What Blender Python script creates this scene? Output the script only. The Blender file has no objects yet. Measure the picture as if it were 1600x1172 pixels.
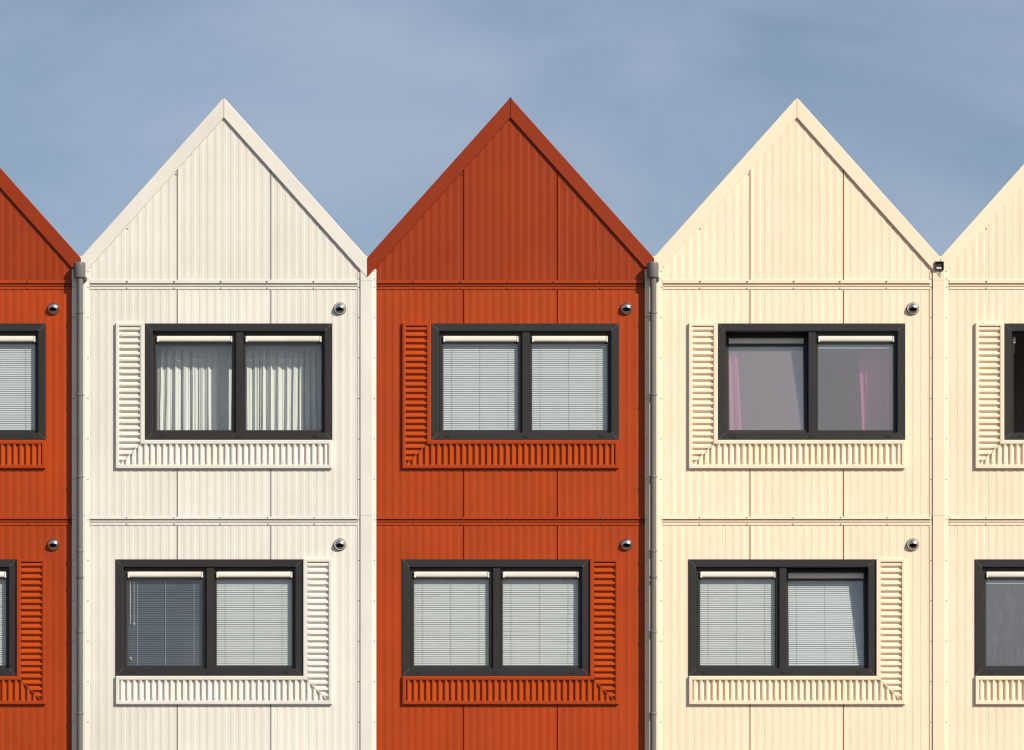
import bpy, math, random
from mathutils import Matrix, Vector

random.seed(7)
scene = bpy.context.scene
COL = scene.collection
S = 12.0 / 1600.0          # metres per unit of facade survey grid (7.5 mm)
GROUND = 1555.0            # survey row of the ground
R = math.radians

# ------------------------------------------------------------------ camera
D = 40.0
cam_d = bpy.data.cameras.new('camera')
cam = bpy.data.objects.new('camera', cam_d)
COL.objects.link(cam)
CAM_Z = 1.7
cam.location = (0.0, -D, CAM_Z)
cam.rotation_euler = (R(90), 0, 0)
cam_d.sensor_width = 36.0
cam_d.lens = 36.0 * D / 12.0
cam_d.shift_y = ((GROUND - 586.0) * S - CAM_Z) / 12.0
cam_d.clip_start = 0.5
cam_d.clip_end = 3000.0
scene.camera = cam

# ------------------------------------------------------------------ light
SUN_AZ, SUN_EL = 47.0, 36.0
world = bpy.data.worlds.new('World')
scene.world = world
world.use_nodes = True
nt = world.node_tree
nt.nodes.clear()
sky = nt.nodes.new('ShaderNodeTexSky')
sky.sky_type = 'NISHITA'
sky.sun_disc = False
sky.sun_elevation = R(SUN_EL)
sky.sun_rotation = R(180.0 - SUN_AZ)
sky.air_density = 1.0
sky.dust_density = 1.4
sky.ozone_density = 1.6
geo = nt.nodes.new('ShaderNodeTexCoord')
mp = nt.nodes.new('ShaderNodeMapping')
mp.inputs['Scale'].default_value = (4.2, 4.2, 10.0)
mp.inputs['Rotation'].default_value = (0.0, R(-24), 0.0)
mp.inputs['Location'].default_value = (1.3, 0.4, 0.2)
nz = nt.nodes.new('ShaderNodeTexNoise')
nz.inputs['Scale'].default_value = 2.0
nz.inputs['Detail'].default_value = 5.0
nz.inputs['Roughness'].default_value = 0.52
nz.inputs['Distortion'].default_value = 0.5
rp = nt.nodes.new('ShaderNodeMapRange')
rp.inputs['From Min'].default_value = 0.34
rp.inputs['From Max'].default_value = 0.68
rp.inputs['To Min'].default_value = 0.14
rp.inputs['To Max'].default_value = 0.66
cm = nt.nodes.new('ShaderNodeMix')
cm.data_type = 'RGBA'
cm.inputs['B'].default_value = (4.75, 5.45, 7.0, 1.0)      # thin high cloud veil
bg = nt.nodes.new('ShaderNodeBackground')
bg.inputs['Strength'].default_value = 0.07
out = nt.nodes.new('ShaderNodeOutputWorld')
L = nt.links.new
L(geo.outputs['Generated'], mp.inputs['Vector'])
L(mp.outputs['Vector'], nz.inputs['Vector'])
L(nz.outputs['Fac'], rp.inputs['Value'])
L(rp.outputs['Result'], cm.inputs['Factor'])
L(sky.outputs['Color'], cm.inputs['A'])
L(cm.outputs['Result'], bg.inputs['Color'])
L(bg.outputs['Background'], out.inputs['Surface'])

sun_d = bpy.data.lights.new('sun', 'SUN')
sun_d.energy = 4.4
sun_d.angle = R(0.5)
sun_d.color = (1.0, 0.93, 0.82)
sun = bpy.data.objects.new('sun', sun_d)
COL.objects.link(sun)
sun_dir = Vector((math.sin(R(SUN_AZ)) * math.cos(R(SUN_EL)),
                  -math.cos(R(SUN_AZ)) * math.cos(R(SUN_EL)),
                  math.sin(R(SUN_EL))))
sun.rotation_euler = sun_dir.to_track_quat('Z', 'Y').to_euler()
sun.location = (20, -30, 30)

scene.view_settings.view_transform = 'Standard'
scene.view_settings.look = 'None'
scene.view_settings.gamma = 1.0
scene.view_settings.use_curve_mapping = False
scene.view_settings.exposure = 0.42
scene.cycles.filter_width = 1.25
scene.cycles.max_bounces = 8
scene.cycles.transparent_max_bounces = 16

# ------------------------------------------------------------------ materials
def new_mat(name):
    m = bpy.data.materials.new(name)
    m.use_nodes = True
    n = m.node_tree
    return m, n, n.nodes['Principled BSDF']

def coat_metal(name, col, rough=0.46, var=0.05, spec=0.32, wave=0.15, dirt=0.10):
    """powder-coated sheet metal: faint tone drift, rain streaks, slight oil-canning"""
    m, n, b = new_mat(name)
    tc = n.nodes.new('ShaderNodeTexCoord')
    n1 = n.nodes.new('ShaderNodeTexNoise')
    n1.inputs['Scale'].default_value = 1.3
    n1.inputs['Detail'].default_value = 6
    n1.inputs['Roughness'].default_value = 0.6
    mpp = n.nodes.new('ShaderNodeMapping')
    mpp.inputs['Scale'].default_value = (2.6, 2.6, 0.30)
    n2 = n.nodes.new('ShaderNodeTexNoise')
    n2.inputs['Scale'].default_value = 2.0
    n2.inputs['Detail'].default_value = 5
    n3 = n.nodes.new('ShaderNodeTexNoise')
    n3.inputs['Scale'].default_value = 130.0
    n3.inputs['Detail'].default_value = 2
    hsv = n.nodes.new('ShaderNodeHueSaturation')
    hsv.inputs['Color'].default_value = (*col, 1)
    oi = n.nodes.new('ShaderNodeObjectInfo')          # no two pieces share the same blotches or tone
    off = n.nodes.new('ShaderNodeVectorMath'); off.operation = 'MULTIPLY_ADD'
    off.inputs[0].default_value = (1, 1, 1)
    sc = n.nodes.new('ShaderNodeVectorMath'); sc.operation = 'SCALE'
    sc.inputs[0].default_value = (37.0, 53.0, 71.0)
    n.links.new(oi.outputs['Random'], sc.inputs['Scale'])
    n.links.new(tc.outputs['Object'], off.inputs[0])
    off.inputs[1].default_value = (1, 1, 1)
    n.links.new(sc.outputs['Vector'], off.inputs[2])
    def mr(src, a, c):
        r = n.nodes.new('ShaderNodeMapRange')
        r.inputs['From Min'].default_value = 0.3
        r.inputs['From Max'].default_value = 0.7
        r.inputs['To Min'].default_value = a
        r.inputs['To Max'].default_value = c
        n.links.new(src, r.inputs['Value'])
        return r.outputs['Result']
    v1 = mr(n1.outputs['Fac'], 1 - var, 1 + var)
    v2 = mr(n2.outputs['Fac'], 1 - dirt * 0.55, 1 + dirt * 0.22)
    v3 = mr(n3.outputs['Fac'], 1 - var * 0.25, 1 + var * 0.25)
    mu = n.nodes.new('ShaderNodeMath'); mu.operation = 'MULTIPLY'
    mu2 = n.nodes.new('ShaderNodeMath'); mu2.operation = 'MULTIPLY'
    n.links.new(off.outputs['Vector'], n1.inputs['Vector'])
    n.links.new(off.outputs['Vector'], mpp.inputs['Vector'])
    n.links.new(mpp.outputs['Vector'], n2.inputs['Vector'])
    n.links.new(off.outputs['Vector'], n3.inputs['Vector'])
    tone = n.nodes.new('ShaderNodeMapRange')
    tone.inputs['To Min'].default_value = 1 - var * 0.7
    tone.inputs['To Max'].default_value = 1 + var * 0.7
    n.links.new(oi.outputs['Random'], tone.inputs['Value'])
    mu3 = n.nodes.new('ShaderNodeMath'); mu3.operation = 'MULTIPLY'
    n.links.new(v1, mu.inputs[0]); n.links.new(v2, mu.inputs[1])
    n.links.new(mu.outputs[0], mu2.inputs[0]); n.links.new(v3, mu2.inputs[1])
    n.links.new(mu2.outputs[0], mu3.inputs[0]); n.links.new(tone.outputs['Result'], mu3.inputs[1])
    n.links.new(mu3.outputs[0], hsv.inputs['Value'])
    n.links.new(hsv.outputs['Color'], b.inputs['Base Color'])
    rr = mr(n2.outputs['Fac'], rough + 0.06, rough - 0.04)
    n.links.new(rr, b.inputs['Roughness'])
    b.inputs['Specular IOR Level'].default_value = spec
    bp = n.nodes.new('ShaderNodeBump')
    bp.inputs['Strength'].default_value = wave
    bp.inputs['Distance'].default_value = 0.02
    n.links.new(n1.outputs['Fac'], bp.inputs['Height'])
    n.links.new(bp.outputs['Normal'], b.inputs['Normal'])
    return m

def plain(name, col, rough=0.6, metal=0.0, spec=0.5):
    m, n, b = new_mat(name)
    tc = n.nodes.new('ShaderNodeTexCoord')
    n1 = n.nodes.new('ShaderNodeTexNoise')
    n1.inputs['Scale'].default_value = 14.0
    n1.inputs['Detail'].default_value = 4
    hsv = n.nodes.new('ShaderNodeHueSaturation')
    hsv.inputs['Color'].default_value = (*col, 1)
    r = n.nodes.new('ShaderNodeMapRange')
    r.inputs['To Min'].default_value = 0.9
    r.inputs['To Max'].default_value = 1.1
    n.links.new(tc.outputs['Object'], n1.inputs['Vector'])
    n.links.new(n1.outputs['Fac'], r.inputs['Value'])
    n.links.new(r.outputs['Result'], hsv.inputs['Value'])
    n.links.new(hsv.outputs['Color'], b.inputs['Base Color'])
    b.inputs['Roughness'].default_value = rough
    b.inputs['Metallic'].default_value = metal
    b.inputs['Specular IOR Level'].default_value = spec
    return m

def glass_mat(name, tint, smear=False):
    """thin float glass: Fresnel mirror over a tinted see-through sheet, with a faint film of dust"""
    m = bpy.data.materials.new(name)
    m.use_nodes = True
    n = m.node_tree
    n.nodes.clear()
    o = n.nodes.new('ShaderNodeOutputMaterial')
    tr = n.nodes.new('ShaderNodeBsdfTransparent')
    tr.inputs['Color'].default_value = (*tint, 1)
    gl = n.nodes.new('ShaderNodeBsdfGlossy')
    gl.inputs['Roughness'].default_value = 0.015
    gl.inputs['Color'].default_value = (0.95, 0.97, 1.0, 1)
    fr = n.nodes.new('ShaderNodeFresnel')
    fr.inputs['IOR'].default_value = 1.9
    mx = n.nodes.new('ShaderNodeMixShader')
    n.links.new(fr.outputs['Fac'], mx.inputs['Fac'])
    n.links.new(tr.outputs[0], mx.inputs[1])
    n.links.new(gl.outputs[0], mx.inputs[2])
    df = n.nodes.new('ShaderNodeBsdfDiffuse')
    df.inputs['Color'].default_value = (0.55, 0.55, 0.53, 1)
    tc = n.nodes.new('ShaderNodeTexCoord')
    nn = n.nodes.new('ShaderNodeTexNoise')
    mpp = n.nodes.new('ShaderNodeMapping')
    r = n.nodes.new('ShaderNodeMapRange')
    n.links.new(tc.outputs['Object'], mpp.inputs['Vector'])
    n.links.new(mpp.outputs['Vector'], nn.inputs['Vector'])
    nn.inputs['Detail'].default_value = 5
    if smear:      # dried wipe marks
        mpp.inputs['Scale'].default_value = (9, 9, 2.6)
        nn.inputs['Scale'].default_value = 1.6
        nn.inputs['Distortion'].default_value = 1.2
        r.inputs['From Min'].default_value = 0.45
        r.inputs['From Max'].default_value = 0.8
        r.inputs['To Min'].default_value = 0.01
        r.inputs['To Max'].default_value = 0.09
    else:
        mpp.inputs['Scale'].default_value = (3, 3, 1.2)
        nn.inputs['Scale'].default_value = 2.0
        r.inputs['From Min'].default_value = 0.35
        r.inputs['From Max'].default_value = 0.75
        r.inputs['To Min'].default_value = 0.008
        r.inputs['To Max'].default_value = 0.03
    n.links.new(nn.outputs['Fac'], r.inputs['Value'])
    mx2 = n.nodes.new('ShaderNodeMixShader')
    n.links.new(r.outputs['Result'], mx2.inputs['Fac'])
    n.links.new(mx.outputs[0], mx2.inputs[1])
    n.links.new(df.outputs[0], mx2.inputs[2])
    n.links.new(mx2.outputs[0], o.inputs['Surface'])
    return m

def cloth(name, col, transl=0.25, opacity=1.0):
    m = bpy.data.materials.new(name)
    m.use_nodes = True
    n = m.node_tree
    n.nodes.clear()
    o = n.nodes.new('ShaderNodeOutputMaterial')
    df = n.nodes.new('ShaderNodeBsdfDiffuse')
    tl = n.nodes.new('ShaderNodeBsdfTranslucent')
    tc = n.nodes.new('ShaderNodeTexCoord')
    n1 = n.nodes.new('ShaderNodeTexNoise')
    n1.inputs['Scale'].default_value = 60.0
    n1.inputs['Detail'].default_value = 3
    hsv = n.nodes.new('ShaderNodeHueSaturation')
    hsv.inputs['Color'].default_value = (*col, 1)
    r = n.nodes.new('ShaderNodeMapRange')
    r.inputs['To Min'].default_value = 0.86
    r.inputs['To Max'].default_value = 1.14
    n.links.new(tc.outputs['Object'], n1.inputs['Vector'])
    n.links.new(n1.outputs['Fac'], r.inputs['Value'])
    n.links.new(r.outputs['Result'], hsv.inputs['Value'])
    n.links.new(hsv.outputs['Color'], df.inputs['Color'])
    n.links.new(hsv.outputs['Color'], tl.inputs['Color'])
    mx = n.nodes.new('ShaderNodeMixShader')
    mx.inputs['Fac'].default_value = transl
    n.links.new(df.outputs[0], mx.inputs[1])
    n.links.new(tl.outputs[0], mx.inputs[2])
    last = mx
    if opacity < 1.0:
        tp = n.nodes.new('ShaderNodeBsdfTransparent')
        m2 = n.nodes.new('ShaderNodeMixShader')
        m2.inputs['Fac'].default_value = opacity
        n.links.new(tp.outputs[0], m2.inputs[1])
        n.links.new(mx.outputs[0], m2.inputs[2])
        last = m2
    n.links.new(last.outputs[0], o.inputs['Surface'])
    return m

def metal_mesh(name, col, opacity, rough=0.26):
    """fine aluminium insect mesh: dull metal threads with open air between them"""
    m, n, b = new_mat(name)
    tc = n.nodes.new('ShaderNodeTexCoord')
    n1 = n.nodes.new('ShaderNodeTexNoise')
    n1.inputs['Scale'].default_value = 75.0
    n1.inputs['Detail'].default_value = 3
    r = n.nodes.new('ShaderNodeMapRange')
    r.inputs['To Min'].default_value = opacity - 0.10
    r.inputs['To Max'].default_value = opacity + 0.10
    n.links.new(tc.outputs['Object'], n1.inputs['Vector'])
    n.links.new(n1.outputs['Fac'], r.inputs['Value'])
    b.inputs['Base Color'].default_value = (*col, 1)
    b.inputs['Metallic'].default_value = 1.0
    b.inputs['Roughness'].default_value = rough
    n.links.new(r.outputs['Result'], b.inputs['Alpha'])
    return m

def ground_mat():
    m, n, b = new_mat('paving_grey')
    tc = n.nodes.new('ShaderNodeTexCoord')
    a = n.nodes.new('ShaderNodeTexNoise'); a.inputs['Scale'].default_value = 0.4; a.inputs['Detail'].default_value = 8
    c = n.nodes.new('ShaderNodeTexNoise'); c.inputs['Scale'].default_value = 40; c.inputs['Detail'].default_value = 4
    r = n.nodes.new('ShaderNodeValToRGB')
    r.color_ramp.elements[0].position = 0.3; r.color_ramp.elements[0].color = (0.055, 0.053, 0.05, 1)
    r.color_ramp.elements[1].position = 0.7; r.color_ramp.elements[1].color = (0.11, 0.105, 0.098, 1)
    n.links.new(tc.outputs['Object'], a.inputs['Vector'])
    n.links.new(tc.outputs['Object'], c.inputs['Vector'])
    n.links.new(a.outputs['Fac'], r.inputs['Fac'])
    n.links.new(r.outputs['Color'], b.inputs['Base Color'])
    bp = n.nodes.new('ShaderNodeBump'); bp.inputs['Strength'].default_value = 0.3; bp.inputs['Distance'].default_value = 0.01
    n.links.new(c.outputs['Fac'], bp.inputs['Height']); n.links.new(bp.outputs['Normal'], b.inputs['Normal'])
    b.inputs['Roughness'].default_value = 0.85
    return m

WHITE, RED, CREAM = (0.675, 0.632, 0.565), (0.345, 0.0425, 0.0035), (0.81, 0.655, 0.475)
BARGE_RED = coat_metal('shaded_red_barge_coat', (0.240, 0.0265, 0.0032), 0.44, var=0.06, spec=0.22, wave=0.25, dirt=0.10)  # barge red darkened with the gable, upper falloff of light kept in the colour
GABLE_RED = coat_metal('shaded_red_gable_coat', (0.275, 0.0315, 0.0034), 0.46, spec=0.22, var=0.06, dirt=0.12)  # wall red made darker: fading light toward the ridge put into the coat
PAINT = {
    'white': dict(wall=coat_metal('white_panel_coat', WHITE, dirt=0.09),
                  trim=coat_metal('white_trim_coat', (0.67, 0.63, 0.565), 0.42, wave=0.25, dirt=0.07),
                  corr=coat_metal('white_corrugated_coat', (0.73, 0.685, 0.61), 0.40, dirt=0.06)),
    'red': dict(wall=coat_metal('red_panel_coat', RED, 0.46, spec=0.22, var=0.07, dirt=0.12),
                trim=coat_metal('red_trim_coat', (0.335, 0.0410, 0.0035), 0.44, spec=0.22, var=0.06, wave=0.25, dirt=0.10),
                corr=coat_metal('orange_corrugated_coat', (0.42, 0.060, 0.004), 0.42, spec=0.22, var=0.06, dirt=0.10)),
    'cream': dict(wall=coat_metal('cream_panel_coat', CREAM, dirt=0.06, var=0.035),
                  trim=coat_metal('cream_trim_coat', (0.81, 0.65, 0.475), 0.42, var=0.035, wave=0.25, dirt=0.05),
                  corr=coat_metal('cream_corrugated_coat', (0.83, 0.69, 0.505), 0.42, dirt=0.05)),
}
M = dict(
    frame=coat_metal('anthracite_frame_coat', (0.0235, 0.0215, 0.0205), 0.46, var=0.08, spec=0.32, wave=0.1, dirt=0.2),
    seal=plain('grey_mitre_sealant', (0.10, 0.095, 0.09), 0.6),
    dark=plain('black_gap_lining', (0.012, 0.011, 0.011), 0.8),
    vent=coat_metal('offwhite_vent_plastic', (0.66, 0.62, 0.54), 0.35, wave=0.0),
    glass=glass_mat('green_tinted_glass', (0.915, 0.942, 0.930)),
    smear=glass_mat('smeared_glass', (0.85, 0.88, 0.89), True),
    slat=coat_metal('white_slat_lacquer', (0.545, 0.560, 0.555), 0.4, wave=0.0, var=0.02, dirt=0.04),
    shaded_slat=coat_metal('slat_shade_slate', (0.062, 0.075, 0.105), 0.4, wave=0.0),  # dark room showing between the slats, painted as slat colour
    cord=plain('grey_cord', (0.33, 0.35, 0.345), 0.8),
    palecord=plain('pale_cord', (0.70, 0.70, 0.64), 0.8),
    curtain=cloth('white_net_curtain', (0.82, 0.81, 0.755), 0.2),
    pink=cloth('pink_curtain', (0.92, 0.24, 0.56), 0.2),
    screen=metal_mesh('grey_mesh_screen', (0.93, 0.73, 0.66), 0.54, 0.31),
    screen2=metal_mesh('dim_grey_mesh_screen', (0.80, 0.62, 0.58), 0.44, 0.27),  # same mesh, darker: weaker sky reflection of the shut pane put into colour
    bluescreen=metal_mesh('blue_grey_mesh_screen', (0.43, 0.39, 0.39), 0.78),
    steel=plain('brushed_steel', (0.66, 0.63, 0.58), 0.22, 1.0),
    rim_shade=plain('cowl_rim_shade', (0.045, 0.042, 0.036), 0.5),  # shadow line round the cowl rim, given as a dark flange colour
    screw=plain('grey_screw_head', (0.055, 0.05, 0.045), 0.5),
    pvc=coat_metal('grey_downpipe_plastic', (0.128, 0.121, 0.115), 0.42, var=0.06, wave=0.0, dirt=0.25),
    room=plain('room_plaster', (0.30, 0.27, 0.24), 0.9),
    roof=plain('roof_membrane', (0.10, 0.10, 0.10), 0.8),
    ground=ground_mat(),
)

# ------------------------------------------------------------------ mesh helpers
class MB:
    """collects vertices given on the survey grid: x (right), r (row, down), d (depth into the wall)"""
    def __init__(s): s.v = []; s.f = []
    def p(s, x, r, d):
        s.v.append((x * S, d * S, (GROUND - r) * S)); return len(s.v) - 1
    def raw(s, x, y, z):
        s.v.append((x, y, z)); return len(s.v) - 1
    def quad(s, *pts):
        s.f.append([s.p(*q) for q in pts])
    def box(s, x0, x1, r0, r1, d0, d1, ch=0.0):
        """box from front d0 to back d1; ch = chamfer of the front edges"""
        x0, x1 = min(x0, x1), max(x0, x1)
        r0, r1 = min(r0, r1), max(r0, r1)
        rings = []
        if ch > 0:
            rings.append((ch, d0)); rings.append((0, d0 + ch))
        else:
            rings.append((0, d0))
        rings.append((0, d1))
        idx = []
        for t, d in rings:
            idx.append([s.p(x0 + t, r0 + t, d), s.p(x1 - t, r0 + t, d), s.p(x1 - t, r1 - t, d), s.p(x0 + t, r1 - t, d)])
        s.f.append(idx[0])
        for a, b in zip(idx, idx[1:]):
            for k in range(4):
                s.f.append([a[k], b[k], b[(k + 1) % 4], a[(k + 1) % 4]])
        s.f.append(idx[-1][::-1])
    def loop(s, outer, inner, prof, gap=0.0):
        """mitred frame: prof = [(t, d)], t 0 at the outer outline .. 1 at the inner one; gap opens the mitres"""
        n = len(outer)
        for k in range(n):
            a0, a1 = outer[k], outer[(k + 1) % n]
            b0, b1 = inner[k], inner[(k + 1) % n]
            L_ = math.hypot(a1[0] - a0[0], a1[1] - a0[1])
            ux, uy = (a1[0] - a0[0]) / L_ * gap, (a1[1] - a0[1]) / L_ * gap
            prev = None
            for t, d in prof:
                q0 = s.p(a0[0] + (b0[0] - a0[0]) * t + ux, a0[1] + (b0[1] - a0[1]) * t + uy, d)
                q1 = s.p(a1[0] + (b1[0] - a1[0]) * t - ux, a1[1] + (b1[1] - a1[1]) * t - uy, d)
                if prev: s.f.append([prev[0], prev[1], q1, q0])
                prev = (q0, q1)
    def rod(s, x, r, d, rad, d2=None, seg=8):
        """short upright-to-wall stud (screw head)"""
        d2 = d + rad * 0.6 if d2 is None else d2
        a = [s.p(x + rad * 0.7 * math.cos(2 * math.pi * k / seg), r + rad * 0.7 * math.sin(2 * math.pi * k / seg), d) for k in range(seg)]
        b = [s.p(x + rad * math.cos(2 * math.pi * k / seg), r + rad * math.sin(2 * math.pi * k / seg), d2) for k in range(seg)]
        s.f.append(a)
        for k in range(seg):
            s.f.append([a[k], b[k], b[(k + 1) % seg], a[(k + 1) % seg]])
    def lathe(s, x, d, prof, seg=28):
        """vertical lathe, prof = [(radius, row)]"""
        rings = [[s.p(x + rad * math.cos(2 * math.pi * k / seg), r, d + rad * math.sin(2 * math.pi * k / seg)) for k in range(seg)] for rad, r in prof]
        for a, b in zip(rings, rings[1:]):
            for k in range(seg):
                s.f.append([a[k], b[k], b[(k + 1) % seg], a[(k + 1) % seg]])
    def mesh(s, name, smooth=False):
        me = bpy.data.meshes.new(name)
        me.from_pydata(s.v, [], s.f)
        if smooth:
            me.polygons.foreach_set('use_smooth', [True] * len(me.polygons))
            try:
                me.set_sharp_from_angle(angle=R(35))
            except Exception:
                pass
        me.update()
        return me

CACHE = {}
def part(name, key, make, mat, parent, smooth=False, loc=None, mtx=None, label=None, kind=None):
    """one object; meshes with the same key are shared, the material sits on the object"""
    if key is not None and key in CACHE:
        me = CACHE[key]
    else:
        mb = MB(); make(mb)
        me = mb.mesh(name, smooth)
        me.materials.append(None)
        if key is not None: CACHE[key] = me
    o = bpy.data.objects.new(name, me)
    COL.objects.link(o)
    o.material_slots[0].link = 'OBJECT'
    o.material_slots[0].material = mat
    o.parent = parent
    if mtx is not None: o.matrix_local = mtx
    elif loc is not None: o.location = loc
    if label: o['label'] = label
    if kind: o['kind'] = kind
    return o

def thing(name, label, cat, group=None, loc=(0, 0, 0), parent=None):
    o = bpy.data.objects.new(name, None)
    o.empty_display_size = 0.3
    COL.objects.link(o)
    o.location = loc
    o['label'] = label; o['category'] = cat
    if group: o['group'] = group
    return o

# ------------------------------------------------------------------ ground
gm = MB()
gm.f.append([gm.raw(-900, -900, 0), gm.raw(900, -900, 0), gm.raw(900, 900, 0), gm.raw(-900, 900, 0)])
ground = bpy.data.objects.new('ground', gm.mesh('ground'))
COL.objects.link(ground)
ground.data.materials.append(M['ground'])
ground['kind'] = 'structure'

# ------------------------------------------------------------------ facade dimensions (survey grid, x from house centre)
HALF = 223.5
APEX = 153.0
SLOPE = 1.117
PITCH = 368.5               # storey height
PANELS = [(-221.5, -73.85), (-72.4, 72.45), (73.9, 221.5)]
WX0, WX1 = -123.7, 169.4    # upper-storey window outer frame
WR0, WR1 = 505.5, 687.8
FW = 12.3                   # face width of the window frame
RIB = 12.17

def rib_depth_points(x0, x1):
    """micro-rib profile: [(x, depth)] between x0 and x1"""
    pts = []
    base = -73.0
    k0 = math.floor((x0 - base) / RIB) - 1
    k1 = math.ceil((x1 - base) / RIB) + 1
    hi, lo = 0.0, 0.26
    for k in range(k0, k1):
        b = base + k * RIB
        pts += [(b + 3.5, hi), (b + 4.35, lo), (b + 10.1, lo), (b + 10.95, hi)]
    res = []
    def at(x):
        for (xa, da), (xb, db) in zip(pts, pts[1:]):
            if xa <= x <= xb:
                return da + (db - da) * (x - xa) / max(1e-6, xb - xa)
        return hi
    res.append((x0, at(x0)))
    res += [q for q in pts if x0 + 0.05 < q[0] < x1 - 0.05]
    res.append((x1, at(x1)))
    return res

def build_panel(mb, x0, x1, top, bot, hole=None):
    """ribbed sheet with folded edges; top is a function of x; hole = (hx0, hx1, hr0, hr1)"""
    pts = rib_depth_points(x0, x1)
    if hole:
        ins = []
        for hx in hole[:2]:
            if x0 < hx < x1:
                for (xa, da), (xb, db) in zip(pts, pts[1:]):
                    if xa < hx < xb:
                        ins.append((hx, da + (db - da) * (hx - xa) / (xb - xa)))
        pts = sorted(pts + ins)
    edge = 2.5
    for (xa, da), (xb, db) in zip(pts, pts[1:]):
        spans = [(None, bot)]
        xm = (xa + xb) / 2
        if hole and hole[0] < xm < hole[1]:
            spans = [(None, hole[2]), (hole[3], bot)]
        for r0, r1 in spans:
            ta = top(xa) if r0 is None else r0
            tb = top(xb) if r0 is None else r0
            if min(ta, tb) >= r1 - 0.01 and max(ta, tb) >= r1: continue
            mb.quad((xa, ta, da), (xb, tb, db), (xb, r1, db), (xa, r1, da))
            mb.quad((xa, r1, da), (xb, r1, db), (xb, r1, edge), (xa, r1, edge))
            if r0 is None:
                mb.quad((xa, ta, edge), (xb, tb, edge), (xb, tb, db), (xa, ta, da))
    for x, d in (pts[0], pts[-1]):
        spans = [(top(x), bot)]
        if hole and hole[0] < x < hole[1]:
            spans = [(top(x), hole[2]), (hole[3], bot)]
        for ra, rb in spans:
            if ra < rb:
                mb.quad((x, ra, d), (x, rb, d), (x, rb, edge), (x, ra, edge))

def gable_top(x): return APEX + 18.0 + abs(x) * SLOPE

def rect(x0, x1, r0, r1): return [(x0, r0), (x1, r0), (x1, r1), (x0, r1)]

def floor_band(mb, r, deep_top):
    """flashing between two storeys; r = first dark groove"""
    x0, x1 = -209.5, 208.4
    mb.box(x0, x1, r - (5.4 if deep_top else 3.6), r, -1.5, 1.2, 0.25)      # drip flashing above
    mb.box(x0, x1, r + 1.9, r + 3.9, -0.5, 1.2, 0.2)                        # joint bar in the groove
    mb.box(x0, x1, r + 5.1, r + 9.4, -0.8, 1.2, 0.25)                       # flashing below

FB = [443.0, 443.0 + PITCH, 443.0 + 2 * PITCH]

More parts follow.
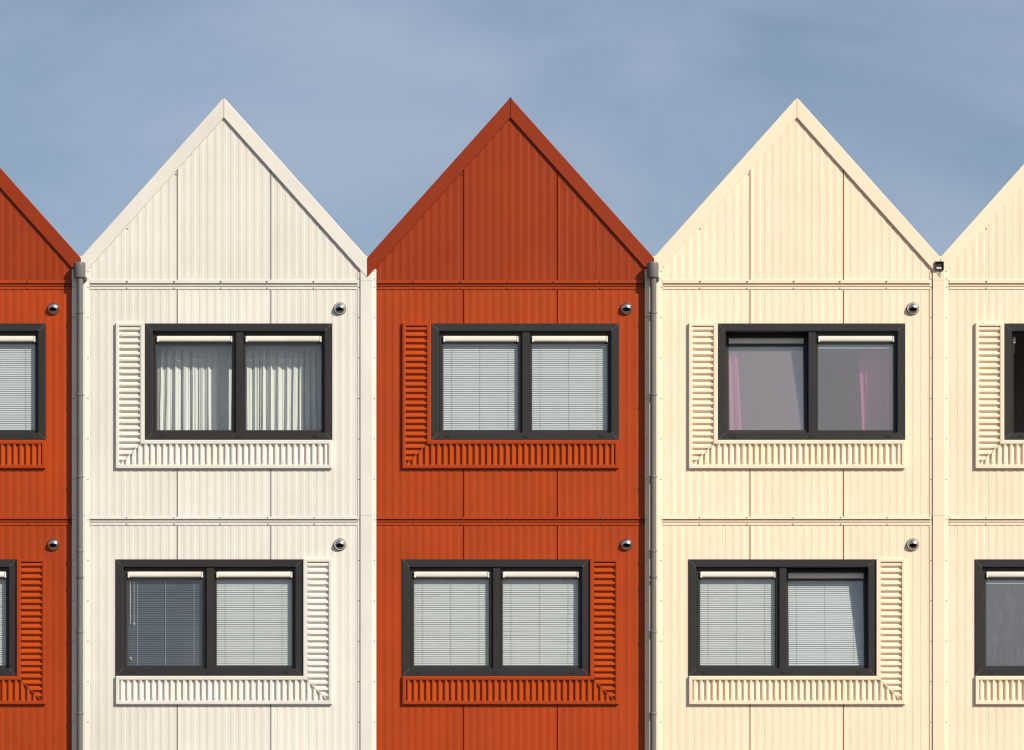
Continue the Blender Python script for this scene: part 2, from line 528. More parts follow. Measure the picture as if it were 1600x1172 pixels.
def house(cx, paint, label, extra=None):
    P = PAINT[paint]
    h = thing('gabled_house', label, 'house', 'gabled terrace houses', (cx * S, 0, 0))
    # -- cladding
    op = {}
    for st in (0, 1):
        a, b = (WX0, WX1) if st == 0 else (-WX1, -WX0)
        op[st] = (a + 3, b - 3, WR0 + 3 + PITCH * st, WR1 - 3 + PITCH * st)
    for i, (x0, x1) in enumerate(PANELS):
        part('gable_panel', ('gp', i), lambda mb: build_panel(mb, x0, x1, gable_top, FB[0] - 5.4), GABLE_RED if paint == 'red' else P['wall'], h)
    for st in (0, 1):
        for i, (x0, x1) in enumerate(PANELS):
            if x0 > op[st][0] and x1 < op[st][1]:      # the window spans the whole panel: one piece above it, one below
                part('cladding_panel', ('cp', st, i, 'a'), lambda mb: build_panel(
                    mb, x0, x1, lambda x: FB[st] + 9.6, op[st][2]), P['wall'], h)
                part('cladding_panel', ('cp', st, i, 'b'), lambda mb: build_panel(
                    mb, x0, x1, lambda x: op[st][3], FB[st + 1] - 3.6), P['wall'], h)
            else:
                part('cladding_panel', ('cp', st, i), lambda mb: build_panel(
                    mb, x0, x1, lambda x: FB[st] + 9.6, FB[st + 1] - 3.6, op[st]), P['wall'], h)
    for i, (x0, x1) in enumerate(PANELS):
        part('cladding_panel', ('cp', 2, i), lambda mb: build_panel(
            mb, x0, x1, lambda x: FB[2] + 9.6, GROUND - 12), P['wall'], h)
    for st in (0, 1, 2):
        part('floor_flashing', ('fb', st), lambda mb: floor_band(mb, FB[st], st == 0), P['trim'], h)
    part('plinth', 'pl', lambda mb: mb.box(-221, 221, GROUND - 12.2, GROUND, 1.0, 20), M['dark'], h)
    # -- backing wall with the window openings cut out
    def backing(mb):
        d = 2.6
        xs = -222.5, 222.5
        mb.f.append([mb.p(0, APEX + 20, d), mb.p(xs[1], APEX + 20 + 222.5 * SLOPE, d), mb.p(xs[1], 470, d), mb.p(xs[0], 470, d), mb.p(xs[0], APEX + 20 + 222.5 * SLOPE, d)])
        rows = [470]
        for st in (0, 1):
            a, b, r0, r1 = op[st]
            mb.quad((xs[0], rows[-1], d), (xs[1], rows[-1], d), (xs[1], r0, d), (xs[0], r0, d))
            mb.quad((xs[0], r0, d), (a, r0, d), (a, r1, d), (xs[0], r1, d))
            mb.quad((b, r0, d), (xs[1], r0, d), (xs[1], r1, d), (b, r1, d))
            rows.append(r1)
        mb.quad((xs[0], rows[-1], d), (xs[1], rows[-1], d), (xs[1], GROUND, d), (xs[0], GROUND, d))
    part('backing_wall', 'bw', backing, M['dark'], h)
    # -- body behind the front: side walls, rear wall, roof slopes
    def body(mb):
        d0, d1 = 2.8, 1180
        ev = APEX + 22 + 222.3 * SLOPE
        for x in (-222.3, 222.3):
            mb.quad((x, ev, d0), (x, GROUND, d0), (x, GROUND, d1), (x, ev, d1))
        mb.f.append([mb.p(0, APEX + 22, d1), mb.p(222.3, ev, d1), mb.p(222.3, GROUND, d1), mb.p(-222.3, GROUND, d1), mb.p(-222.3, ev, d1)])
    part('side_and_rear_wall', 'body', body, P['wall'], h)
    def roof(mb):
        for sg in (-1, 1):
            a = [(0, APEX + 4, 1.0), (sg * 222.8, APEX + 4 + 222.8 * SLOPE, 1.0)]
            up = [mb.p(*a[0]), mb.p(*a[1]), mb.p(a[1][0], a[1][1], 1182), mb.p(a[0][0], a[0][1], 1182)]
            lo = [mb.p(a[0][0], a[0][1] + 12, 1.0), mb.p(a[1][0], a[1][1] + 12, 1.0), mb.p(a[1][0], a[1][1] + 12, 1182), mb.p(a[0][0], a[0][1] + 12, 1182)]
            mb.f += [up, lo[::-1]]
            for k in range(4):
                mb.f.append([up[k], lo[k], lo[(k + 1) % 4], up[(k + 1) % 4]])
    part('roof', 'roof', roof, M['roof'], h)
    # -- barge boards
    for sg in (-1, 1):
        def barge(mb):
            g = 0.35 * sg
            e = sg * (HALF + 0.6)
            def sec(x, inset_t, inset_b, d):
                return [mb.p(x, APEX + inset_t + abs(x) * SLOPE, d), mb.p(x, APEX + 31.0 - inset_b + abs(x) * SLOPE, d)]
            c = 0.9
            rows = []
            for x in (g, e):
                A = sec(x, c, c * .6, -3.25); B = sec(x, 0, 0, -2.8); C = sec(x, 0, 0, 1.0)
                rows.append([C[0], B[0], A[0], A[1], B[1], C[1]])
            for k in range(5):
                mb.f.append([rows[0][k], rows[0][k + 1], rows[1][k + 1], rows[1][k]])
            mb.f.append([rows[0][5], rows[0][0], rows[1][0], rows[1][5]])
            mb.f.append(rows[0]); mb.f.append(rows[1][::-1])
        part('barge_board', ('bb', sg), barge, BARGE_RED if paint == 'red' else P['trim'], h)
    def ridge(mb):
        for sg in (-1, 1):
            mb.quad((0, APEX - 0.4, -3.2), (sg * 3.0, APEX - 0.4 + 3.0 * SLOPE, -3.2), (sg * 3.0, APEX - 0.4 + 3.0 * SLOPE, 1180), (0, APEX - 0.4, 1180))
    part('ridge_cap', 'rc', ridge, P['trim'], h)
    # -- screws
    def screws(mb):
        for st in (0, 1, 2):
            for k in range(5):
                x = -151.0 + 73 * k + random.uniform(-1, 1)
                mb.rod(x, FB[st] - 2.6, -2.5 if st == 0 else -2.2, 1.45 if st == 0 else 1.05, -1.4)
                mb.rod(x + random.uniform(-.6, .6), FB[st] + 7.4, -1.5, 1.05, -0.7)
        for x in (-151, -75, 150, 78):
            mb.rod(x, gable_top(x) + 17.5, -1.0, 1.0, 0.1)
    part('flashing_screws', 'scr', screws, M['screw'], h, kind='stuff')
    # -- windows and their corrugated surrounds
    for st in (0, 1):
        window(h, P, st, cx, (extra or {}).get(st, {}))
        surround(h, P, st)
        room(h, st, op[st])
    for st in (0, 1):
        cowl(h, 181.0 if True else 0, 482.5 + PITCH * st)
    return h

def cowl(h, x, r):
    """round stainless vent cowl with a downward mouth"""
    R0 = 9.9
    def flange(mb):
        seg = 36
        prof = [(R0, 0.0), (R0, -0.8), (R0 - 0.4, -1.2), (R0 - 1.0, -1.2), (R0 - 1.3, -0.4)]
        rings = [[mb.p(a * math.cos(2 * math.pi * k / seg), GROUND + a * math.sin(2 * math.pi * k / seg), d) for k in range(seg)] for a, d in prof]
        for p_, q in zip(rings, rings[1:]):
            for k in range(seg):
                mb.f.append([p_[k], q[k], q[(k + 1) % seg], p_[(k + 1) % seg]])
    f = part('vent_cowl', 'vf', flange, M['rim_shade'], h, True, loc=(x * S, 0, (GROUND - r) * S))
    def dome(mb):
        seg, nr = 40, 12
        Rd = R0 - 0.8
        rings = []
        for j in range(nr + 1):
            t = j / nr
            t = 1 - (1 - t) ** 1.6
            ring = []
            for k in range(seg):
                a = 2 * math.pi * k / seg
                ex, er = 0.63 * math.cos(a), 0.19 + 0.34 * math.sin(a)
                px, pr = ex + (math.cos(a) - ex) * t, er + (math.sin(a) - er) * t
                rr = min(1.0, px * px + pr * pr)
                dep = -math.sqrt(max(0.0, 1 - rr)) * 7.8
                dep *= (1.0 - 0.45 * max(0.0, pr))         # the hood juts further out at the top
                ring.append(mb.p(px * Rd, GROUND + pr * Rd, dep - 1.0))
            rings.append(ring)
        for a_, b_ in zip(rings, rings[1:]):
            for k in range(seg):
                mb.f.append([a_[k], b_[k], b_[(k + 1) % seg], a_[(k + 1) % seg]])
    part('cowl_hood', 'vd', dome, M['steel'], f, True)
    def throat(mb):
        seg, Rd = 40, R0 - 0.9
        ring = []
        for k in range(seg):
            a = 2 * math.pi * k / seg
            px, pr = 0.625 * math.cos(a), 0.19 + 0.335 * math.sin(a)
            dep = -math.sqrt(max(0.0, 1 - px * px - pr * pr)) * 7.8 * (1.0 - 0.45 * max(0.0, pr))
            ring.append((px * Rd, pr * Rd, dep))
        A = [mb.p(x, GROUND + r, d + 0.4) for x, r, d in ring]
        B = [mb.p(x, GROUND + r, -0.6) for x, r, d in ring]
        mb.f.append(B)
        for k in range(seg):
            mb.f.append([A[k], B[k], B[(k + 1) % seg], A[(k + 1) % seg]])
    part('cowl_throat', 'vt', throat, M['dark'], f)

def room(h, st, op):
    a, b, r0, r1 = op
    base = FB[st] + PITCH - 6
    top = FB[st] + 14
    def mk(mb):
        d0, d1 = 16.5, 360
        x0, x1 = -216, 216
        mb.quad((x0, base, d0), (x1, base, d0), (x1, base, d1), (x0, base, d1))
        mb.quad((x0, top, d0), (x1, top, d0), (x1, top, d1), (x0, top, d1))
        mb.quad((x0, top, d1), (x1, top, d1), (x1, base, d1), (x0, base, d1))
        mb.quad((x0, top, d0), (x0, base, d0), (x0, base, d1), (x0, top, d1))
        mb.quad((x1, top, d0), (x1, base, d0), (x1, base, d1), (x1, top, d1))
        for q in ((x0, x1, top, r0), (x0, x1, r1, base), (x0, a, r0, r1), (b, x1, r0, r1)):
            mb.quad((q[0], q[2], d0), (q[1], q[2], d0), (q[1], q[3], d0), (q[0], q[3], d0))
        # reveal lining
        for p_, q in (((a, r0), (b, r0)), ((b, r0), (b, r1)), ((b, r1), (a, r1)), ((a, r1), (a, r0))):
            mb.quad((*p_, 2.7), (*q, 2.7), (*q, d0), (*p_, d0))
    part('room_interior', ('room', st), mk, M['room'], h)

PANE = (18.9, 135.7), (157.6, 275.4)      # glass edges from the window's left side
ROWG0, ROWG1 = 28.2, 165.9
SASH = (12.5, 141.6), (153.9, 280.8)

def tilt_matrix(wx0, r0, k, mode):
    """sash hinge transform in house space; mode: None, ('tilt', deg) or ('turn', deg)"""
    if not mode: return Matrix.Identity(4)
    if mode[0] == 'tilt':
        piv = Vector(((wx0 + SASH[k][0]) * S, 8.0 * S, (GROUND - (r0 + 171.0)) * S))
        rot = Matrix.Rotation(-R(mode[1]), 4, 'X')
    else:
        piv = Vector(((wx0 + SASH[k][0]) * S, 8.0 * S, (GROUND - (r0 + 171.0)) * S))
        rot = Matrix.Rotation(R(mode[1]), 4, 'Z')
    return Matrix.Translation(piv) @ rot @ Matrix.Translation(-piv)

def window(h, P, st, cx, ex):
    wx0 = WX0 if st == 0 else -WX1
    r0 = WR0 + PITCH * st
    r1 = WR1 + PITCH * st
    w = WX1 - WX0
    def frame(mb):
        o_ = rect(wx0, wx0 + w, r0, r1)
        i_ = rect(wx0 + FW, wx0 + w - FW, r0 + FW, r1 - 11.6)
        mb.loop(o_, i_, [(0, 2.5), (0, -1.0), (0.05, -1.5), (0.90, -1.5), (1.0, -0.5), (1.0, 14.0)], 0.06)
        mb.loop(rect(wx0 + 1, wx0 + w - 1, r0 + 1, r1 - 1), rect(wx0 + FW - .4, wx0 + w - FW + .4, r0 + FW - .4, r1 - 11.2), [(0, 2.4), (0, -1.2), (1, -1.2)])
    win = part('window', ('wf', st), frame, M['frame'], h)
    for ci, (ox, orr, ix, ir) in enumerate(((0, 0, FW, FW), (w, 0, w - FW, FW), (w, r1 - r0, w - FW, r1 - r0 - 11.6), (0, r1 - r0, FW, r1 - r0 - 11.6))):
        def seal(mb):
            n_ = math.hypot(ix - ox, ir - orr)
            tx, ty = (ix - ox) / n_, (ir - orr) / n_
            nx, ny = -ty * 0.28, tx * 0.28
            pts = [(ox + tx, orr + ty), (ix - tx * .6, ir - ty * .6)]
            q = [(pts[0][0] + nx, pts[0][1] + ny), (pts[1][0] + nx, pts[1][1] + ny), (pts[1][0] - nx, pts[1][1] - ny), (pts[0][0] - nx, pts[0][1] - ny)]
            A = [mb.p(wx0 + x, r0 + r_, -1.62) for x, r_ in q]
            B = [mb.p(wx0 + x, r0 + r_, -1.0) for x, r_ in q]
            mb.f.append(A)
            for k in range(4): mb.f.append([A[k], B[k], B[(k + 1) % 4], A[(k + 1) % 4]])
        part('mitre_seal', ('wsl', st, ci), seal, M['seal'], win)
    part('mullion', ('wm', st), lambda mb: mb.box(wx0 + 142.0, wx0 + 153.5, r0 + FW - 0.2, r1 - 11.4, 0.6, 13.5, 0.5), M['frame'], win)
    for k in (0, 1):
        mode = ex.get(('mode', k))
        mtx = tilt_matrix(wx0, r0, k, mode)
        sx0, sx1 = SASH[k]
        gx0, gx1 = PANE[k]
        def sash(mb):
            o_ = rect(wx0 + sx0, wx0 + sx1, r0 + 12.5, r0 + 171.0)
            i_ = rect(wx0 + gx0, wx0 + gx1, r0 + 19.2, r0 + ROWG1)
            mb.loop(o_, i_, [(0, 9.2), (0, 5.0), (0.06, 4.4), (0.72, 4.4), (0.80, 4.9), (1.0, 5.6), (1.0, 9.2), (0, 9.2)], 0.04)
        part('sash', ('ws', st, k), sash, M['frame'], win, mtx=mtx)
        def grille(mb):
            x0, x1 = wx0 + gx0 - 0.4, wx0 + gx1 + 0.4
            # curved nose of the ventilator
            nose = [(18.8, 5.0), (20.0, 5.0), (20.3, 3.2), (21.4, 2.2), (23.6, 1.9), (25.8, 2.0), (27.4, 2.8), (28.0, 5.6), (29.2, 5.8)]
            for (ra, da), (rb, db) in zip(nose, nose[1:]):
                mb.quad((x0 + 2, r0 + ra, da), (x1 - 2, r0 + ra, da), (x1 - 2, r0 + rb, db), (x0 + 2, r0 + rb, db))
            mb.box(x0, x0 + 2.6, r0 + 19.6, r0 + 28.5, 1.4, 5.6, 0.5)
            mb.box(x1 - 2.6, x1, r0 + 19.6, r0 + 28.5, 1.4, 5.6, 0.5)
        part('trickle_vent', ('wv', st, k), grille, M['vent'], win, mtx=mtx)
        part('vent_rail', ('wr', st, k), lambda mb: mb.box(wx0 + gx0 - .3, wx0 + gx1 + .3, r0 + 28.4, r0 + 31.0, 4.6, 8.0), M['frame'], win, mtx=mtx)
        gm_ = M['smear'] if ex.get(('smear', k)) else M['glass']
        part('pane', ('wg', st, k), lambda mb: mb.quad((wx0 + gx0 - 1, r0 + 29, 7.0), (wx0 + gx1 + 1, r0 + 29, 7.0), (wx0 + gx1 + 1, r0 + ROWG1 + 1, 7.0), (wx0 + gx0 - 1, r0 + ROWG1 + 1, 7.0)),
             gm_, win, mtx=mtx)
    for x in (25.6, 147.4, 266.8):
        def cap(mb):
            mb.box(wx0 + x - 3.2, wx0 + x + 3.2, r0 + 176.0, r0 + 178.0, -2.2, -1.4, 0.25)
            mb.box(wx0 + x - 3.4, wx0 + x - 2.0, r0 + 174.9, r0 + 178.2, -2.5, -1.4, 0.2)
            mb.box(wx0 + x + 2.0, wx0 + x + 3.4, r0 + 174.9, r0 + 178.2, -2.5, -1.4, 0.2)
        part('drain_cap', ('wc', st, x), cap, M['dark'], win)

def corr_profile(a, b, per, ph):
    """[(u, depth)] rounded trapezoid wave between a and b; crest towards the viewer"""
    crest, trough = -3.5, -0.15
    n = [(0.00, 0.0), (0.05, 0.25), (0.10, 0.82), (0.16, 1.0), (0.46, 1.0), (0.53, 0.82), (0.58, 0.25), (0.63, 0.0)]
    pts = []
    k = math.floor((a - ph) / per) - 1
    while ph + k * per < b + per:
        for t, v in n:
            pts.append((ph + (k + t) * per, trough + (crest - trough) * v))
        k += 1
    def at(u):
        for (xa, da), (xb, db) in zip(pts, pts[1:]):
            if xa <= u <= xb: return da + (db - da) * (u - xa) / max(1e-6, xb - xa)
        return trough
    return [(a, at(a))] + [q for q in pts if a + .02 < q[0] < b - .02] + [(b, at(b))]

def surround(h, P, st):
    sg = 1 if st == 0 else -1
    dr = PITCH * st
    outer = [(-169, 505), (-123.9, 505), (-123.9, 688.0), (168.8, 688.0), (168.8, 732.4), (-169, 732.4)]
    inner = [(-163.7, 510), (-130.4, 510), (-130.4, 694.2), (163.4, 694.2), (163.4, 726.6), (-163.7, 726.6)]
    def T(pts): return [(sg * x, r + dr) for x, r in pts]
    def trim(mb):
        mb.loop(T(outer), T(inner), [(0, 0.4), (0, -3.9), (0.14, -4.5), (0.86, -4.5), (1.0, -4.1), (1.0, 0.4)], 0.05)
    t = part('corrugated_surround', ('st', st), trim, P['trim'], h)
    PER = 9.71
    def mit_x(r): return -130.6 - max(0.0, r - 694.2) * (33.2 / 32.4) - 0.25
    def mit_r(x): return 694.0 + max(0.0, -130.4 - x) * (32.4 / 33.2) + 0.25
    def upright(mb):
        pr = corr_profile(509.8, 726.4, PER, 511.0)
        cuts = sorted(pr + [(694.2, None)], key=lambda q: q[0])
        for (ra, da), (rb, db) in zip(pr, pr[1:]):
            mb.quad((sg * -163.9, ra + dr, da), (sg * mit_x(ra), ra + dr, da), (sg * mit_x(rb), rb + dr, db), (sg * -163.9, rb + dr, db))
    def level(mb):
        pr = corr_profile(-163.0, 163.6, PER, -163.0 - 1.2)
        for (xa, da), (xb, db) in zip(pr, pr[1:]):
            mb.quad((sg * xa, mit_r(xa) + dr, da), (sg * xb, mit_r(xb) + dr, db), (sg * xb, 726.8 + dr, db), (sg * xa, 726.8 + dr, da))
    part('corrugated_sheet', ('su', st), upright, P['corr'], t, True)
    part('corrugated_sheet', ('sl', st), level, P['corr'], t, True)
    def mitre(mb):
        q = [(-130.7, 694.0), (-129.9, 694.8), (-163.1, 727.2), (-163.9, 726.4)]
        a = [mb.p(sg * x, r + dr, -3.5) for x, r in q]
        b = [mb.p(sg * x, r + dr, -0.2) for x, r in q]
        mb.f.append(a)
        for k in range(4): mb.f.append([a[k], b[k], b[(k + 1) % 4], a[(k + 1) % 4]])
    part('mitre_strip', ('sm', st), mitre, P['corr'], t)
    def screws(mb):
        rng = random.Random(3)
        k = 0
        r = 511.0 + PER * 0.30
        while r < 724:
            if k % 2 == 1:
                mb.rod(sg * -161.6, r + dr, -3.9, 0.66, -3.3, 6)
                xr = mit_x(r) - 2.2
                if xr > -160: mb.rod(sg * xr, r + dr, -3.9, 0.66, -3.3, 6)
            k += 1; r += PER
        x = -164.2 + PER * 0.35; k = 0
        while x < 163:
            if k % 2 == 0:
                mb.rod(sg * x, 724.4 + dr, -3.9, 0.66, -3.3, 6)
                if mit_r(x) < 720: mb.rod(sg * x, mit_r(x) + 2.4 + dr, -3.9, 0.66, -3.3, 6)
            k += 1; x += PER
    part('sheet_screws', ('sw', st), screws, M['screw'], t, kind='stuff')

# ------------------------------------------------------------------ the five houses
C_RL, C_W, C_R, C_C, C_CR = 350 - 447.4 - 800, 350 - 800, 797.6 - 800, 1245 - 800, 1692.4 - 800
house(C_RL, 'red', 'rust red gabled house cut off by the left edge, beside the white house')
HW = house(C_W, 'white', 'off-white gabled house with white curtains in its upper window')
house(C_R, 'red', 'rust red gabled house in the middle of the row, between white and cream houses')
HC = house(C_C, 'cream', 'whole cream gabled house with pink curtains behind its upper window',
      {0: {('mode', 0): ('tilt', 6.5)}, 1: {('mode', 1): ('tilt', 6.2)}})
HE = house(C_CR, 'cream', 'cream gabled house cut off by the right edge, its dark upper window standing open',
      {0: {('mode', 0): ('turn', 82.0)}, 1: {('smear', 0): True}})
house_e = {}

# cover strips on the joints between houses, each in the colour of the house it belongs to
def cover_strip(h, P, bx, flange, left_col=True):
    """bx: centre of the strip measured from the parent house centre"""
    def mk(mb):
        x0 = bx - 11.9 if flange else bx - 13.9
        w = 24.9 if flange else 27.5
        prof = [(x0, 1.5), (x0, -2.3), (x0 + 0.4, -2.7), (x0 + w - 6.6, -2.7), (x0 + w - 5.8, -2.4), (x0 + w, -1.2), (x0 + w, 1.5)]
        rows = [424.0 if False else 421.0, 438.9, 439.4]
        segs = [(421.0, 439.2), (439.5, 806.0), (806.3, 1174.0), (1174.3, GROUND)]
        for ra, rb in segs:
            for (xa, da), (xb, db) in zip(prof, prof[1:]):
                mb.quad((xa, ra, da), (xb, ra, db), (xb, rb, db), (xa, rb, da))
            f = [mb.p(x, ra, d) for x, d in prof]; mb.f.append(f)
        if flange:
            mb.box(x0 - 4.6, x0 - 1.3, 425, GROUND, -0.9, 1.5, 0.2)
    s_ = part('cover_strip', ('cs', round(bx, 1), flange), mk, P['trim'], h)
    def sc(mb):
        r = 436.0
        k = 0
        rows = [424.5, 436.0, 449.4] + [496.3 + 63.2 * j for j in range(17)]
        for r in rows:
            mb.rod(bx - (14.4 if flange else 11.2), r, -1.4 if flange else -3.2, 0.95, -0.8 if flange else -2.6)
            mb.rod(bx + (10.0 if flange else 11.4), r, -2.6, 0.9, -1.4)
    part('strip_screws', ('ss', round(bx, 1), flange), sc, M['screw'], s_, kind='stuff')
    def gut(mb):
        mb.box(bx - 3.4, bx + 3.4, 400.6, 410, -2.6, 1100)
    part('valley_gutter', ('vg', round(bx, 1)), gut, P['trim'], h)

cover_strip(HW, PAINT['white'], -HALF, False)
cover_strip(HW, PAINT['white'], HALF + 1.5, True)
cover_strip(HC, PAINT['cream'], -HALF, False)
cover_strip(HC, PAINT['cream'], HALF + 0.5, True)

# ------------------------------------------------------------------ downpipes
def downpipe(bx, label):
    t = thing('downpipe', label, 'downpipe', 'grey plastic downpipes on the house joints', (bx * S, -14.2 * S, 0))
    def pipe(mb):
        mb.lathe(0, 0, [(4.9, 430), (4.9, GROUND)])
    part('pipe', 'dp', pipe, M['pvc'], t, True)
    def hopper(mb):
        mb.lathe(-0.5, 1.5, [(6.6, 416), (6.6, 412.6), (8.2, 412.6), (9.0, 414.2), (9.1, 415), (9.1, 435.2), (8.7, 436.4), (5.0, 437.2), (4.7, 434)])
        mb.lathe(-0.5, 1.5, [(6.6, 416), (0.1, 416)])
    part('hopper', 'dh', hopper, M['pvc'], t, True)
    def outlet(mb):
        mb.box(-3.4, 3.6, 411.8, 414, -2.0, 5.0, 0.3)
    part('gutter_outlet', 'do', outlet, M['pvc'], t)
    def bracket_plate(mb):
        mb.box(5.0, 9.6, 434.0, 439.6, 2.0, 12.0, 0.4)
    part('hopper_bracket', 'dk', bracket_plate, M['pvc'], t)
    rows = [491.5, 619.4, 747.0, 863.0, 989.0, 1116.0, 1243.0, 1370.0, 1497.0]
    for r in rows:
        def collar(mb):
            mb.lathe(0, 0, [(4.9, r - 2.4), (5.5, r - 2.0), (5.7, r - 1.2), (5.7, r + 0.7), (5.0, r + 1.3), (4.9, r + 1.3)])
            mb.box(-2.0, 2.0, r - 2, r + 1, 4.5, 11.6)
        part('pipe_collar', ('dc', r), collar, M['pvc'], t, True)
    def socket(mb):
        mb.lathe(0, 0, [(4.9, 900.0), (5.5, 900.6), (5.6, 905.0), (5.0, 906.0), (4.9, 906.0)])
    part('pipe_socket', 'dsck', socket, M['pvc'], t, True)

downpipe(126.6 - 800, 'grey downpipe between the left red house and the white house')
downpipe(1020.0 - 800, 'grey downpipe between the middle red house and the cream house')

# overflow spout in the valley between the two cream gables
sp = thing('rainwater_spout', 'small black square spout under the valley of the two cream gables', 'spout', None, ((1467.2 - 800) * S, -4.65 * S, 0))
def spout(mb):
    mb.loop(rect(-6.9, 6.9, 409.4, 423.0), rect(-5.5, 5.5, 411.0, 421.8), [(0, 1.2), (0, -1.3), (0.15, -1.8), (0.85, -1.8), (1, -1.3), (1, 0.5)])
part('spout_box', None, spout, M['frame'], sp)
part('spout_mouth_shade', None, lambda mb: mb.box(-6.3, 6.3, 410.0, 422.4, 0.3, 1.1), M['dark'], sp)  # black plate: shade of the spout's inside put into its colour
part('spout_lit_floor', None, lambda mb: mb.box(-4.9, 2.8, 418.3, 421.4, -1.5, -0.2, 0.3), M['slat'], sp)  # pale plate: daylight on the spout floor painted as white
part('drip_chain', None, lambda mb: mb.box(-0.4, 0.4, 423.0, 430.5, 0.5, 1.0), M['pvc'], sp)

# ------------------------------------------------------------------ blinds, curtains, screens (things hanging inside the windows)
def blind(cx, st, k, label, mat='slat', cord='cord', mode=None, tilt=67, jitter=0.6, pulls=False, seed=0):
    rng = random.Random(seed * 13 + st * 5 + k)
    wx0 = (WX0 if st == 0 else -WX1)
    r0 = WR0 + PITCH * st
    gx0, gx1 = PANE[k]
    xm = wx0 + (gx0 + gx1) / 2
    wdt = (gx1 - gx0) + 3.0
    t = thing('venetian_blind', label, 'blind', 'venetian blinds behind the windows')
    base = Matrix.Translation(Vector((cx * S, 0, 0))) @ tilt_matrix(wx0, r0, k, mode) @ Matrix.Translation(Vector((xm * S, 11.6 * S, (GROUND - r0) * S)))
    t.matrix_world = base
    hw = wdt / 2
    part('headrail', ('bh', k), lambda mb: mb.box(-hw, hw, GROUND + 26, GROUND + 33.0, -1.6, 1.6, 0.2), M[mat], t)
    def slat(mb):
        n = 4
        w_ = 3.95
        prev = None
        for j in range(n + 1):
            u = (j / n - 0.5) * w_
            bow = 0.24 * (1 - (2 * j / n - 1) ** 2)
            q = (mb.raw(-hw * S, u * S, bow * S), mb.raw(hw * S, u * S, bow * S))
            if prev: mb.f.append([prev[0], prev[1], q[1], q[0]])
            prev = q
    pitch = 3.36
    n = 40
    wob = [rng.uniform(-1, 1) for _ in range(4)]
    for i in range(n):
        r = 35.2 + i * pitch
        mtx = Matrix.Translation(Vector((rng.uniform(-.25, .25) * S, 0, -(r + rng.uniform(-.03, .03) * jitter) * S))) @ \
            Matrix.Rotation(R(tilt + rng.uniform(-0.5, 0.5) * jitter + 1.6 * jitter * wob[0] * math.sin(i * 0.19 + 3 * wob[1])), 4, 'X') @ \
            Matrix.Rotation(R(rng.uniform(-0.12, 0.12) * jitter), 4, 'Y')
        part('slat', ('slat', k), slat, M[mat], t, True, mtx=mtx)
    for x in (-0.37, 0.0, 0.37):
        part('ladder_cord', ('lc', k, x), lambda mb: mb.box(x * wdt - .12, x * wdt + .12, GROUND + 33, GROUND + 169, -2.3, -2.0), M[cord], t)
    part('bottom_rail', ('br', k), lambda mb: mb.box(-hw, hw, GROUND + 169, GROUND + 171.5, -1.2, 1.2, 0.2), M[mat], t)
    if pulls:
        def pull(mb):
            mb.box(-hw + 4.6, -hw + 5.2, GROUND + 34, GROUND + 101, -3.3, -2.9)
            mb.box(-hw + 10.4, -hw + 10.8, GROUND + 34, GROUND + 98, -3.3, -2.9)
            mb.box(-hw + 10.0, -hw + 11.3, GROUND + 98, GROUND + 101.5, -3.6, -2.6)
            mb.box(-hw + 4.4, -hw + 6.6, GROUND + 152, GROUND + 154, -3.5, -2.7)
            mb.box(-hw + 5.8, -hw + 6.6, GROUND + 153, GROUND + 157, -3.5, -2.7)
        part('pull_cord', None, pull, M[cord], t)
    return t

blind(C_W, 1, 0, 'venetian blind with room shade coloured into its slats, in the lower window of the white house', 'shaded_slat', 'palecord', tilt=62, pulls=True, seed=1)
blind(C_W, 1, 1, 'pale venetian blind beside the dark one in the white house', seed=2)
blind(C_R, 0, 0, 'pale venetian blind in the left pane of the upper window, middle red house', seed=3, jitter=0.3)
blind(C_R, 0, 1, 'pale venetian blind in the right pane of the upper window, middle red house', seed=4, jitter=0.3)
blind(C_R, 1, 0, 'pale venetian blind in the left pane of the lower window, middle red house', seed=5)
blind(C_R, 1, 1, 'slightly uneven pale venetian blind in the right pane of the lower window, middle red house', seed=6, jitter=2.0)
blind(C_C, 1, 0, 'pale venetian blind in the shut left pane of the lower cream window', seed=7)
blind(C_C, 1, 1, 'pale venetian blind in the tilted right pane of the lower cream window', mode=('tilt', 6.2), seed=8, jitter=1.2)
blind(C_RL, 0, 1, 'pale venetian blind in the upper window cut by the left edge', seed=9)
blind(C_RL, 1, 1, 'grey venetian blind strip in the lower window cut by the left edge', seed=10, tilt=58)

def curtain_sheet(mb, x0, x1, r0, r1, d, seed, folds, amp, pinch=0.0, xb0=None, xb1=None):
    rng = random.Random(seed)
    n = int(folds * 14)
    ph = [rng.uniform(0, 6.28) for _ in range(6)]
    nz_ = 18
    g = []
    for j in range(nz_ + 1):
        v = j / nz_
        xa = x0 + ((xb0 if xb0 is not None else x0) - x0) * v
        xb = x1 + ((xb1 if xb1 is not None else x1) - x1) * v
        row = []
        for i in range(n + 1):
            u = i / n
            w_ = u + 0.02 * math.sin(5 * u + ph[0]) + 0.015 * math.sin(13 * u + ph[1] + 0.8 * v) + 0.012 * v * math.sin(9 * u + ph[5])
            a = 2 * math.pi * folds * w_
            am = amp * (0.55 + 0.45 * math.sin(7.3 * u + ph[2]) ** 2) * (0.75 + 0.35 * v)
            dd = math.sin(a) * am + 0.4 * am * math.sin(2.17 * a + ph[3]) + 0.25 * am * math.sin(3.7 * a + ph[4])
            x = xa + (xb - xa) * u + 0.3 * am * math.cos(a)
            row.append(mb.p(x, r0 + (r1 - r0) * v, d + dd))
        g.append(row)
    for a_, b_ in zip(g, g[1:]):
        for i in range(n):
            mb.f.append([a_[i], a_[i + 1], b_[i + 1], b_[i]])

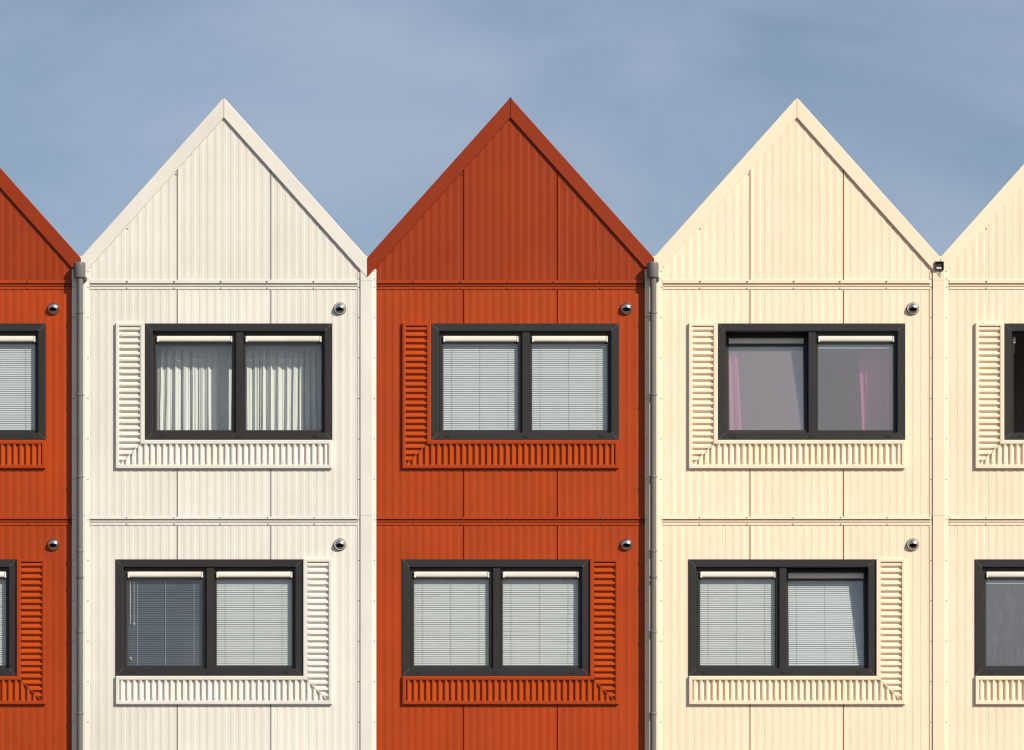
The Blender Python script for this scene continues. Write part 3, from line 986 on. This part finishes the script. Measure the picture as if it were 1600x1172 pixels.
def curtain(cx, st, k, label, mat, xs, d, seed, folds, amp, group, rod=True, xb=None):
    wx0 = (WX0 if st == 0 else -WX1)
    r0 = WR0 + PITCH * st
    t = thing('curtain', label, 'curtain', group, (cx * S, 0, 0))
    part('curtain_cloth', None, lambda mb: curtain_sheet(mb, wx0 + xs[0], wx0 + xs[1], r0 + 34.5, r0 + 186, d, seed, folds, amp,
         xb0=None if xb is None else wx0 + xb[0], xb1=None if xb is None else wx0 + xb[1]), M[mat], t, True)
    if rod:
        part('curtain_rail', None, lambda mb: mb.box(wx0 + xs[0] - 1, wx0 + xs[1] + 1, r0 + 30.0, r0 + 36.5, d - 2.2, d + 2, 0.4), M['slat'], t)

curtain(C_W, 0, 0, 'white net curtain in the left pane of the white house', 'curtain', (8, 143), 37, 5, 10, 3.6, 'white net curtains in the white house')
curtain(C_W, 0, 1, 'white net curtain in the right pane of the white house', 'curtain', (147, 288), 37, 11, 11.5, 3.6, 'white net curtains in the white house')
curtain(C_C, 0, 0, 'narrow pink curtain at the left edge of the tilted cream window', 'pink', (11, 33), 34, 3, 2.2, 3.0, 'pink curtains in the cream house', False, (11, 41))
curtain(C_C, 0, 1, 'wide pink curtain at the right of the upper cream window', 'pink', (224, 284), 40, 9, 3.2, 2.6, 'pink curtains in the cream house', False, (231, 284))

def screen(cx, st, k, label, mat, mode=None):
    wx0 = (WX0 if st == 0 else -WX1)
    r0 = WR0 + PITCH * st
    gx0, gx1 = PANE[k]
    t = thing('mesh_screen', label, 'screen', 'mesh screens behind the cream house windows')
    t.matrix_world = Matrix.Translation(Vector((cx * S, 0, 0))) @ tilt_matrix(wx0, r0, k, mode)
    part('mesh', None, lambda mb: mb.quad((wx0 + gx0 - 2, r0 + 36, 10), (wx0 + gx1 + 2, r0 + 36, 10), (wx0 + gx1 + 2, r0 + 168, 10), (wx0 + gx0 - 2, r0 + 168, 10)), M[mat], t)
    part('top_rail', None, lambda mb: mb.box(wx0 + gx0 - 2, wx0 + gx1 + 2, r0 + 31.3, r0 + 37.8, 9.6, 12, 0.3), M['slat'], t)

screen(C_C, 0, 0, 'mauve grey mesh screen in the tilted left pane of the cream house', 'screen', ('tilt', 6.5))
screen(C_C, 0, 1, 'mauve grey mesh screen in the shut right pane of the cream house', 'screen2')
screen(C_CR, 1, 0, 'blue grey mesh screen behind smeared glass at the right edge', 'bluescreen')
